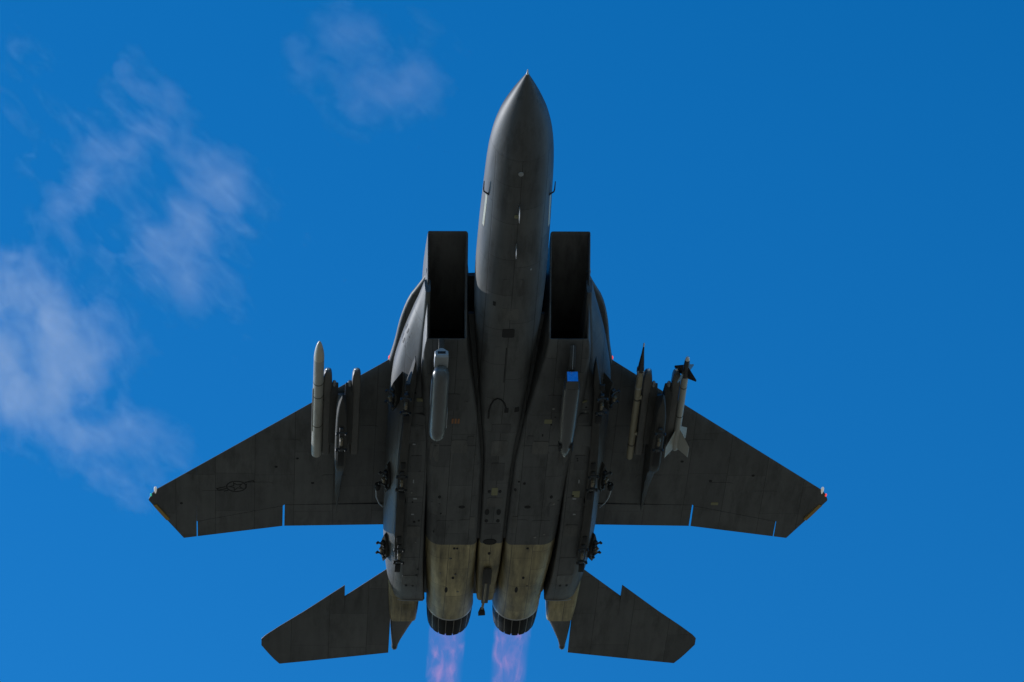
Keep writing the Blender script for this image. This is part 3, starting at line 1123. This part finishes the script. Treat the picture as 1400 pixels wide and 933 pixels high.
def insignia(s, y, size, rot, tree, parent, sgn):
    k = size
    b = bmesh.new()

    def put(poly, dz=0.003):
        c_, s_ = math.cos(rot), math.sin(rot)
        vs = []
        for px, py in poly:
            q = (s + px * c_ - py * s_, y + px * s_ + py * c_)
            h = tree.ray_cast(Vector((q[0], q[1], -4)), Vector((0, 0, 1)))
            z = h[0].z if h[0] is not None else 0
            vs.append(Vector((q[0], q[1], z - dz)))
        top = [v + Vector((0, 0, 0.008)) for v in vs]
        add_loft(b, [top, vs])

    n = 28
    for i in range(n):
        a0, a1 = 2 * math.pi * i / n, 2 * math.pi * (i + 1) / n
        put([(r_ * math.cos(a), r_ * math.sin(a)) for r_, a in ((k, a0), (k, a1), (k * 0.86, a1), (k * 0.86, a0))])
    st = []
    for i in range(10):
        r_ = k * (0.84 if i % 2 == 0 else 0.34)
        a = math.pi + math.pi * i / 5
        st.append((r_ * math.cos(a), r_ * math.sin(a)))
    for i in range(0, 10, 2):
        p, q, r2 = st[i], st[(i + 1) % 10], st[i - 1]
        d = [(p[0] * 0.62, p[1] * 0.62)]
        put([p, q, (q[0] * 0.7, q[1] * 0.7), d[0], (r2[0] * 0.7, r2[1] * 0.7), r2])
    for sg in (1, -1):
        for x0, x1 in ((-0.42, -0.28), (-0.07, 0.07), (0.28, 0.42)):
            put([(x0 * k, sg * 0.98 * k), (x1 * k, sg * 0.98 * k), (x1 * k, sg * 1.9 * k), (x0 * k, sg * 1.9 * k)])
        put([(-0.42 * k, sg * 1.78 * k), (0.42 * k, sg * 1.78 * k), (0.42 * k, sg * 1.92 * k), (-0.42 * k, sg * 1.92 * k)])
    return finish(b, 'insignia', 'mark', parent)


wing_right = [o for o in jet.children if o.name == 'wing'][0]
insignia(13.30, 4.85, 0.20, R(-22), BT_WING, wing_right, 1)
plate('skin_patch', 13.94, -4.35, 0.10, 0.14, 'olive', 0.004, BT_WING)
for s, y in ((12.6, 4.1), (12.3, 3.7), (13.2, 3.4), (13.1, -4.2), (12.4, -3.6), (12.9, -5.0), (13.9, 5.9)):
    plate('drain', s, y, 0.07, 0.06, 'dark', 0.004, BT_WING, shape='disc')
for sg in (1, -1):
    for s, y, a_, b_ in ((12.0, 3.9, 0.7, 0.5), (13.3, 3.0, 0.8, 0.5), (13.4, 4.4, 0.5, 0.5), (11.6, 2.4, 0.9, 0.4), (13.6, 5.3, 0.3, 0.45)):
        plate('access_panel', s, y * sg, a_, b_, 'grey_wing', 0.004, BT_WING)
    for y in (2.5, 3.3, 4.5, 5.1):
        plate('hinge_fairing', hinge(y) + 0.01, y * sg, 0.26, 0.05, 'grey_wing', 0.02, BT_WING)

# unit code on the flank of the tank
tank_right = [o for o in jet.children if o.name == 'conformal_tank'][0]
TT = bvh([tank_right])
b = bmesh.new()


def flank(poly):
    lo, hi = [], []
    for s, z in poly:
        h = TT.ray_cast(Vector((s, 5, z)), Vector((0, -1, 0)))
        p = h[0] if h[0] is not None else Vector((s, 1.8, z))
        lo.append(p + h[1] * 0.003 if h[0] is not None else p)
        hi.append(p - Vector((0, 0.01, 0)))
    add_loft(b, [hi, lo])


def stroke(p, q, w=0.03):
    p, q = Vector(p), Vector(q)
    d = (q - p).normalized()
    n_ = Vector((-d.y, d.x)) * w / 2
    flank([tuple(p + n_), tuple(q + n_), tuple(q - n_), tuple(p - n_)])


for c in (7.55, 7.85):
    stroke((c, -0.34), (c, -0.54)); stroke((c, -0.34), (c + 0.14, -0.34)); stroke((c + 0.14, -0.34), (c + 0.14, -0.44)); stroke((c, -0.44), (c + 0.14, -0.44)); stroke((c + 0.05, -0.44), (c + 0.15, -0.54))
finish(b, 'tank_marking', 'mark', tank_right)


# nose fittings
def probe(sgn):
    b = bmesh.new()
    add_tube(b, [(3.10, sgn * 0.42, -0.76), (3.03, sgn * 0.55, -0.71), (3.0, sgn * 0.605, -0.69), (2.93, sgn * 0.615, -0.685), (2.72, sgn * 0.615, -0.68)], [0.018, 0.015, 0.013, 0.012, 0.008], 10)
    finish(b, 'pitot_probe', 'black_metal', jet)
    b = bmesh.new()
    TF = BT_BODY
    lo, hi = [], []
    for s in frange(3.12, 4.02, 9):
        for z, lst in ((-0.70, lo), (-0.635, hi)):
            h = TF.ray_cast(Vector((s, 3 * sgn, z)), Vector((0, -sgn, 0)))
            lst.append(h[0] + Vector((0, sgn * 0.005, 0)))
    vs0 = [b.verts.new(p) for p in lo]
    vs1 = [b.verts.new(p) for p in hi]
    vs2 = [b.verts.new(p - Vector((0, sgn * 0.02, 0))) for p in lo]
    vs3 = [b.verts.new(p - Vector((0, sgn * 0.02, 0))) for p in hi]
    for i in range(8):
        for a_, c_ in ((vs0, vs1), (vs1, vs3), (vs3, vs2), (vs2, vs0)):
            b.faces.new((a_[i], a_[i + 1], c_[i + 1], c_[i]))
    b.faces.new((vs0[0], vs1[0], vs3[0], vs2[0]))
    b.faces.new((vs0[-1], vs1[-1], vs3[-1], vs2[-1]))
    finish(b, 'formation_light', 'pale', jet)


side(probe)
for s0, s1, dpt, nm in ((2.86, 3.22, 0.20, 'blade_antenna'), (4.02, 4.30, 0.18, 'blade_antenna')):
    h = BT_BODY.ray_cast(Vector((s0 + 0.2, 0.0, -4)), Vector((0, 0, 1)))[0].z
    b = bmesh.new()
    L_ = s1 - s0
    rr = []
    for z, a0, a1, w in ((h + 0.03, s0, s1 + 0.08, 0.009), (h - dpt * 0.6, s0 + L_ * 0.25, s1 + 0.05, 0.007), (h - dpt, s0 + L_ * 0.45, s1, 0.004)):
        rr.append([(a0, 0.0, z), ((a0 + a1) / 2, w, z), (a1, 0.0, z), ((a0 + a1) / 2, -w, z)])
    add_loft(b, rr)
    finish(b, nm, 'steel', jet)
plate('skin_patch', 3.28, 0.03, 0.09, 0.09, 'olive', 0.01)
plate('belly_lamp', 2.10, 0.02, 0.10, 0.09, 'pod_light', 0.012, shape='disc')
plate('latch', 4.9, -0.30, 0.05, 0.03, 'steel', 0.006)


# ------------------------------------------------------------------ stores
def place(loc):
    return JET @ Matrix.Translation(loc)


def fins(parent, s, r, chord, tip, span, sweep, roll, mat, name, th=0.012):
    for k in range(4):
        a = roll + k * math.pi / 2
        b = bmesh.new()
        rr = []
        for f in (0, 1):
            c = chord + (tip - chord) * f
            x0 = s + sweep * f
            y = r * 0.85 + span * f
            t = th * (1 - 0.5 * f) / 2
            rr.append([(x0, y, 0), (x0 + c * 0.3, y, t), (x0 + c * 0.8, y, t), (x0 + c, y, 0), (x0 + c * 0.8, y, -t), (x0 + c * 0.3, y, -t)])
        add_loft(b, rr)
        o = finish(b, name, mat, parent)
        o.matrix_local = Matrix.Rotation(a, 4, 'X')


def ogive(s0, L, r, n=9, r0=0.004):
    return [(s0 + L * i / (n - 1), max(r * math.sin(math.pi / 2 * (i / (n - 1))) ** 0.62, r0)) for i in range(n)]


# radar missile outboard on the pilot's right wing (left in the picture)
m = empty('radar_missile', place((7.60, 3.365, -0.68)), 'fat pale grey missile with white pointed nose under the left-hand wing', 'missile', 'missiles under the wings')
b = bmesh.new()
add_lathe(b, ogive(0, 0.56, 0.096, 12))
finish(b, 'nose_cone', 'missile_nose', m)
b = bmesh.new()
add_lathe(b, [(0.562, 0.096), (3.60, 0.096), (3.72, 0.09), (3.74, 0.06)])
finish(b, 'body', 'missile', m)
for s in (1.30, 1.72, 2.68):
    b = bmesh.new()
    add_lathe(b, [(s, 0.095), (s + 0.002, 0.098), (s + 0.03, 0.098), (s + 0.032, 0.095)])
    finish(b, 'joint_band', 'band', m)
b = bmesh.new()
add_box(b, (2.2, 0.096, -0.03), (1.4, 0.02, 0.03), None, 0.004)
finish(b, 'harness_cover', 'missile', m)
b = bmesh.new()
for s in (1.95,):
    add_box(b, (s, -0.092, -0.01), (0.1, 0.03, 0.06), None, 0.004)
finish(b, 'hanger', 'band', m)

# heat seeking missile outboard on the other wing
m = empty('finned_missile', place((8.08, -3.335, -0.68)), 'slim grey missile with black canards and broad tail fins, outermost under right-hand wing', 'missile', 'missiles under the wings')
b = bmesh.new()
add_lathe(b, [(0, 0.01), (0.015, 0.03), (0.05, 0.04), (0.09, 0.045)])
finish(b, 'seeker_dome', 'white_metal', m)
b = bmesh.new()
add_lathe(b, [(0.091, 0.046), (0.3, 0.058), (0.62, 0.0635)])
finish(b, 'guidance_section', 'seeker', m)
b = bmesh.new()
add_lathe(b, [(0.622, 0.0635), (3.02, 0.0635), (3.06, 0.05)])
finish(b, 'body', 'missile', m)
fins(m, 0.30, 0.058, 0.36, 0.06, 0.20, 0.22, R(40), 'seeker', 'canard', 0.014)
fins(m, 2.34, 0.0635, 0.66, 0.36, 0.255, 0.34, R(43), 'missile', 'tail_fin', 0.014)
for s in (0.95, 1.9):
    b = bmesh.new()
    add_lathe(b, [(s, 0.063), (s + 0.002, 0.0655), (s + 0.03, 0.0655), (s + 0.032, 0.063)])
    finish(b, 'joint_band', 'band', m)

# training pod inboard on that wing
m = empty('training_pod', place((7.66, -2.51, -0.66)), 'thin tan rod-shaped pod with a dark needle nose, inner rail of right-hand wing', 'pod')
b = bmesh.new()
add_lathe(b, [(0.0, 0.004), (0.03, 0.014), (0.12, 0.014)])
finish(b, 'probe_tip', 'white_metal', m)
b = bmesh.new()
add_lathe(b, [(0.12, 0.013), (0.35, 0.026), (0.6, 0.046), (0.85, 0.061), (0.90, 0.0635)])
finish(b, 'needle_nose', 'seeker', m)
b = bmesh.new()
add_lathe(b, [(0.902, 0.0635), (3.70, 0.0635), (3.80, 0.058), (3.83, 0.03)])
finish(b, 'body', 'missile_tan', m)
for a in range(4):
    b = bmesh.new()
    an = R(45 + 90 * a)
    add_box(b, (0.93, 0.066 * math.cos(an), 0.066 * math.sin(an)), (0.16, 0.035, 0.035), Matrix.Rotation(an, 3, 'X'), 0.008)
    finish(b, 'sensor_port', 'steel', m)
for s in (1.40, 1.78, 3.3):
    b = bmesh.new()
    add_lathe(b, [(s, 0.063), (s + 0.002, 0.067), (s + 0.05, 0.067), (s + 0.052, 0.063)])
    finish(b, 'joint_band', 'missile' if s < 1.5 else 'band', m)
b = bmesh.new()
for s in (1.70, 2.9):
    add_box(b, (s, -0.05, -0.055), (0.09, 0.05, 0.04), None, 0.006)
finish(b, 'clamp', 'missile_tan', m)

# navigation pod under the pilot's right intake (left in the picture)
m = empty('navigation_pod', place((7.20, 1.20, -1.50)), 'light grey round-nosed sensor pod with boxy white head, under the left-hand intake', 'sensor pod', 'sensor pods under the intakes')
b = bmesh.new()
add_lathe(b, [(0.06, 0.005), (0.065, 0.05), (0.09, 0.09), (0.14, 0.125), (0.24, 0.149), (0.36, 0.156), (2.0, 0.156), (2.18, 0.145), (2.25, 0.12), (2.26, 0.02)], 32)
finish(b, 'body', 'pod', m)
b = bmesh.new()
rr = []
for s, hw, z0, z1 in ((-0.20, 0.115, 0.11, 0.25), (-0.17, 0.125, 0.08, 0.27), (0.15, 0.125, 0.08, 0.30), (0.4, 0.08, 0.10, 0.30)):
    rr.append([(s, y, z) for y, z in round_poly([(-hw, z0), (hw, z0), (hw, z1 - 0.06), (0.0, z1 + 0.03), (-hw, z1 - 0.06)], [0.02, 0.02, 0.01, 0.01, 0.01], 2)])
add_loft(b, rr)
hd = finish(b, 'sensor_head', 'pod_light', m)
b = bmesh.new()
add_box(b, (-0.203, 0, 0.165), (0.012, 0.14, 0.05), None, 0.003)
finish(b, 'sensor_window', 'dark', hd)
b = bmesh.new()
add_prism(b, [(-0.28, 0.42), (-0.15, 0.16), (2.2, 0.12), (2.45, 0.42)], -0.05, 0.05, 'y', 0.01)
finish(b, 'pod_pylon', 'pylon', m)
b = bmesh.new()
add_box(b, (1.75, -0.155, 0.06), (0.5, 0.03, 0.14), None, 0.008)
add_box(b, (0.85, 0.157, 0.02), (0.7, 0.012, 0.10), None, 0.004)
finish(b, 'side_panel', 'pod_light', m)
b = bmesh.new()
add_lathe(b, [(2.255, 0.085), (2.27, 0.08), (2.275, 0.01)], 20)
finish(b, 'cooling_outlet', 'dark', m)

# targeting pod under the other intake
m = empty('targeting_pod', place((7.48, -1.17, -1.50)), 'dark grey tapered sensor pod with blue faceted glass nose, under right-hand intake', 'sensor pod', 'sensor pods under the intakes')
b = bmesh.new()
rr = []
for s, hw, hh, e in ((0.27, 0.135, 0.13, 4.5), (0.40, 0.152, 0.15, 3.0), (0.8, 0.156, 0.156, 2.4), (1.5, 0.152, 0.152, 2.2), (2.05, 0.135, 0.135, 2.2), (2.4, 0.09, 0.09, 2.2), (2.58, 0.055, 0.055, 2.2), (2.62, 0.02, 0.02, 2.2)):
    rr.append(se_ring(s, 0, 0, hw, hh, hh, e, 32))
add_loft(b, rr)
finish(b, 'body', 'pod_dark', m)
b = bmesh.new()
pts = {'a': (0.26, -0.12, -0.13), 'b': (0.26, 0.12, -0.13), 'c': (0.05, 0.105, -0.105), 'd': (0.05, -0.105, -0.105), 'e': (0.05, 0.105, 0.12), 'f': (0.05, -0.105, 0.12), 'g': (0.30, 0.125, 0.13), 'h': (0.30, -0.125, 0.13), 'i': (0.30, 0.13, -0.11), 'j': (0.30, -0.13, -0.11)}
v = {k: b.verts.new(p) for k, p in pts.items()}
for f in ('abcd', 'cdfe', 'efhg', 'bcegi', 'adfhj', 'abij', 'ghji'):
    try:
        b.faces.new([v[x] for x in f])
    except ValueError:
        pass
hd = finish(b, 'sensor_head', 'pod_dark', m, 20)
b = bmesh.new()
q = [(0.050, 0.095, -0.095), (0.050, -0.095, -0.095), (0.048, -0.095, 0.110), (0.048, 0.095, 0.110)]
vs = [b.verts.new((p[0] - 0.006, p[1], p[2])) for p in q] + [b.verts.new((p[0] + 0.02, p[1], p[2])) for p in q]
for f in ((0, 1, 2, 3), (4, 5, 6, 7), (0, 1, 5, 4), (1, 2, 6, 5), (2, 3, 7, 6), (3, 0, 4, 7)):
    b.faces.new([vs[x] for x in f])
finish(b, 'glass_window', 'sensor_glass', hd, 20)
b = bmesh.new()
add_prism(b, [(-0.35, 0.42), (-0.05, 0.16), (1.9, 0.12), (2.2, 0.42)], -0.05, 0.05, 'y', 0.01)
finish(b, 'pod_pylon', 'pylon', m)
b = bmesh.new()
add_tube(b, [(-0.46, 0, 0.34), (0.0, 0, 0.14)], 0.006, 8)
finish(b, 'pylon_edge_strip', 'steel', m)
b = bmesh.new()
add_lathe(b, [(2.60, 0.012), (2.63, 0.026), (2.66, 0.022), (2.68, 0.005)], 14)
finish(b, 'tail_lamp', 'white_metal', m)
for a in (-0.5, 0.5, 2.64, 3.64):
    b = bmesh.new()
    add_box(b, (2.22, 0.125 * math.cos(a), -0.02 + 0.125 * math.sin(a) * 0.6 - 0.04), (0.22, 0.05, 0.05), Matrix.Rotation(a, 3, 'X'), 0.008)
    finish(b, 'cooling_scoop', 'dark', m)


# ------------------------------------------------------------------ afterburner flames
def flame_mat(name, seed):
    k = NT(name)
    tc = k.n('ShaderNodeTexCoord').outputs['Object']
    sep = k.n('ShaderNodeSeparateXYZ')
    k.l(tc, sep.inputs[0])
    x, y, z = sep.outputs
    r = k.math('SQRT', k.math('ADD', k.math('MULTIPLY', y, y), k.math('MULTIPLY', z, z)))
    mp = k.mapping(tc, (1.1, 4.2, 4.2), (seed, seed * 0.7, seed * 1.3))
    n1 = k.noise(mp, 1.0, 4, 0.55, 0.6)
    n2 = k.noise(k.mapping(tc, (1.3, 4.6, 4.6), (seed + 4, 2, 1)), 1.0, 4, 0.55, 0.6)
    st = k.ramp(n1, [(0.46, 0.0), (0.74, 1.0)])
    st2 = k.ramp(n2, [(0.55, 0.0), (0.76, 1.0)])
    edge = k.ramp(k.math('DIVIDE', r, 0.40), [(0.0, 0.45), (0.6, 0.85), (0.78, 0.8), (0.97, 0.0)])
    dens = k.math('MULTIPLY', edge, k.math('ADD', 0.07, k.math('MULTIPLY_ADD', st, 0.22, k.math('MULTIPLY', st2, 1.5))))
    col = k.mix(st2, (1.0, 0.17, 0.18), (1.0, 0.28, 0.08))
    em = k.n('ShaderNodeEmission')
    k.l(col, em.inputs['Color'])
    k.l(k.math('MULTIPLY', dens, 0.44), em.inputs['Strength'])
    k.l(em.outputs[0], k.out.inputs['Volume'])
    return k.m


for sgn, lab in ((1, 'pinkish blue afterburner flame streaming from the left-hand nozzle'), (-1, 'pinkish blue afterburner flame streaming from the right-hand nozzle')):
    b = bmesh.new()
    add_lathe(b, [(0.0, 0.37), (0.5, 0.385), (1.5, 0.39), (3.0, 0.39), (5.0, 0.37), (6.5, 0.25), (7.2, 0.05)], 32)
    f = finish(b, 'afterburner_flame', flame_mat('afterburner_gas', 3.1 if sgn > 0 else 8.4), None, 60, place((17.45, 0.65 * sgn, -0.45)))
    f['label'] = lab
    f['category'] = 'flame'
    f['group'] = 'afterburner flames'


# ------------------------------------------------------------------ thin clouds
def cloud_mat(name, dens, seed, th, stretch):
    k = NT(name)
    tc = k.n('ShaderNodeTexCoord').outputs['Object']
    d = k.n('ShaderNodeVectorMath', operation='LENGTH')
    k.l(tc, d.inputs[0])
    r = d.outputs['Value']
    mp = k.mapping(tc, stretch, (seed, seed * 0.6, 0.3 * seed))
    n0 = k.noise(mp, 1.7, 6, 0.55, 0.3)
    n2 = k.noise(k.mapping(tc, (stretch[0] * 2.6, stretch[1] * 3.4, 1.2), (seed * 1.9, 2, seed)), 1.4, 9, 0.58, 0.7)
    n1 = k.math('MULTIPLY_ADD', n2, 0.36, k.math('MULTIPLY', n0, 0.69))
    fall = k.math('MULTIPLY', k.math('MULTIPLY', r, r), 0.34)
    a = k.math('SUBTRACT', k.math('SUBTRACT', n1, th), fall)
    a = k.math('MULTIPLY', k.math('MAXIMUM', a, 0.0), dens)
    a = k.math('MULTIPLY', a, k.math('SUBTRACT', 1.0, k.math('MULTIPLY', r, r), clamp=True))
    pv = k.n('ShaderNodeVolumePrincipled')
    pv.inputs['Color'].default_value = (0.95, 0.95, 0.96, 1)
    pv.inputs['Anisotropy'].default_value = 0.5
    k.l(a, pv.inputs['Density'])
    k.l(pv.outputs[0], k.out.inputs['Volume'])
    return k.m


def cloud(px, py, hx, hy, ang, dist, dens, seed, th, label, depth=1.0, stretch=(1.0, 1.6, 1.0)):
    """a puff of thin vapour at a compass direction and distance from the airfield"""
    f = 6569.2452
    v = B @ Vector(((px - 700) / f, (py - 466.5) / f, 1.0))
    pos = CAM + v * dist
    sc = dist / f
    bm = bmesh.new()
    bmesh.ops.create_icosphere(bm, subdivisions=3, radius=1.0)
    o = finish(bm, 'cloud', cloud_mat('cloud_vapour', dens / (hy * sc * depth), seed, th, stretch))
    rot = B @ Matrix.Rotation(ang, 3, 'Z')
    o.matrix_world = Matrix.Translation(pos) @ rot.to_4x4() @ Matrix.Diagonal((hx * sc, hy * sc, depth * hy * sc, 1))
    o['label'] = label
    o['category'] = 'cloud'
    o['group'] = 'thin clouds'


cloud(210, 265, 430, 210, R(43), 2600, 3.1, 1.7, 0.445, 'long ragged streak of thin cloud left of the jet', 0.32, (2.0, 1.5, 0.5))
cloud(40, 460, 240, 190, R(55), 2700, 3.3, 5.2, 0.36, 'brightest puff of thin cloud at the left edge', 0.32, (1.5, 1.4, 0.5))
cloud(140, 600, 230, 130, R(35), 2500, 1.6, 9.1, 0.42, 'faint low wisp of cloud above the left wing tip', 0.32, (1.7, 1.3, 0.5))
cloud(505, 95, 230, 160, R(35), 2800, 1.0, 12.4, 0.43, 'faint round wisp of cloud near the top, left of the nose', 0.32, (1.6, 1.3, 0.5))
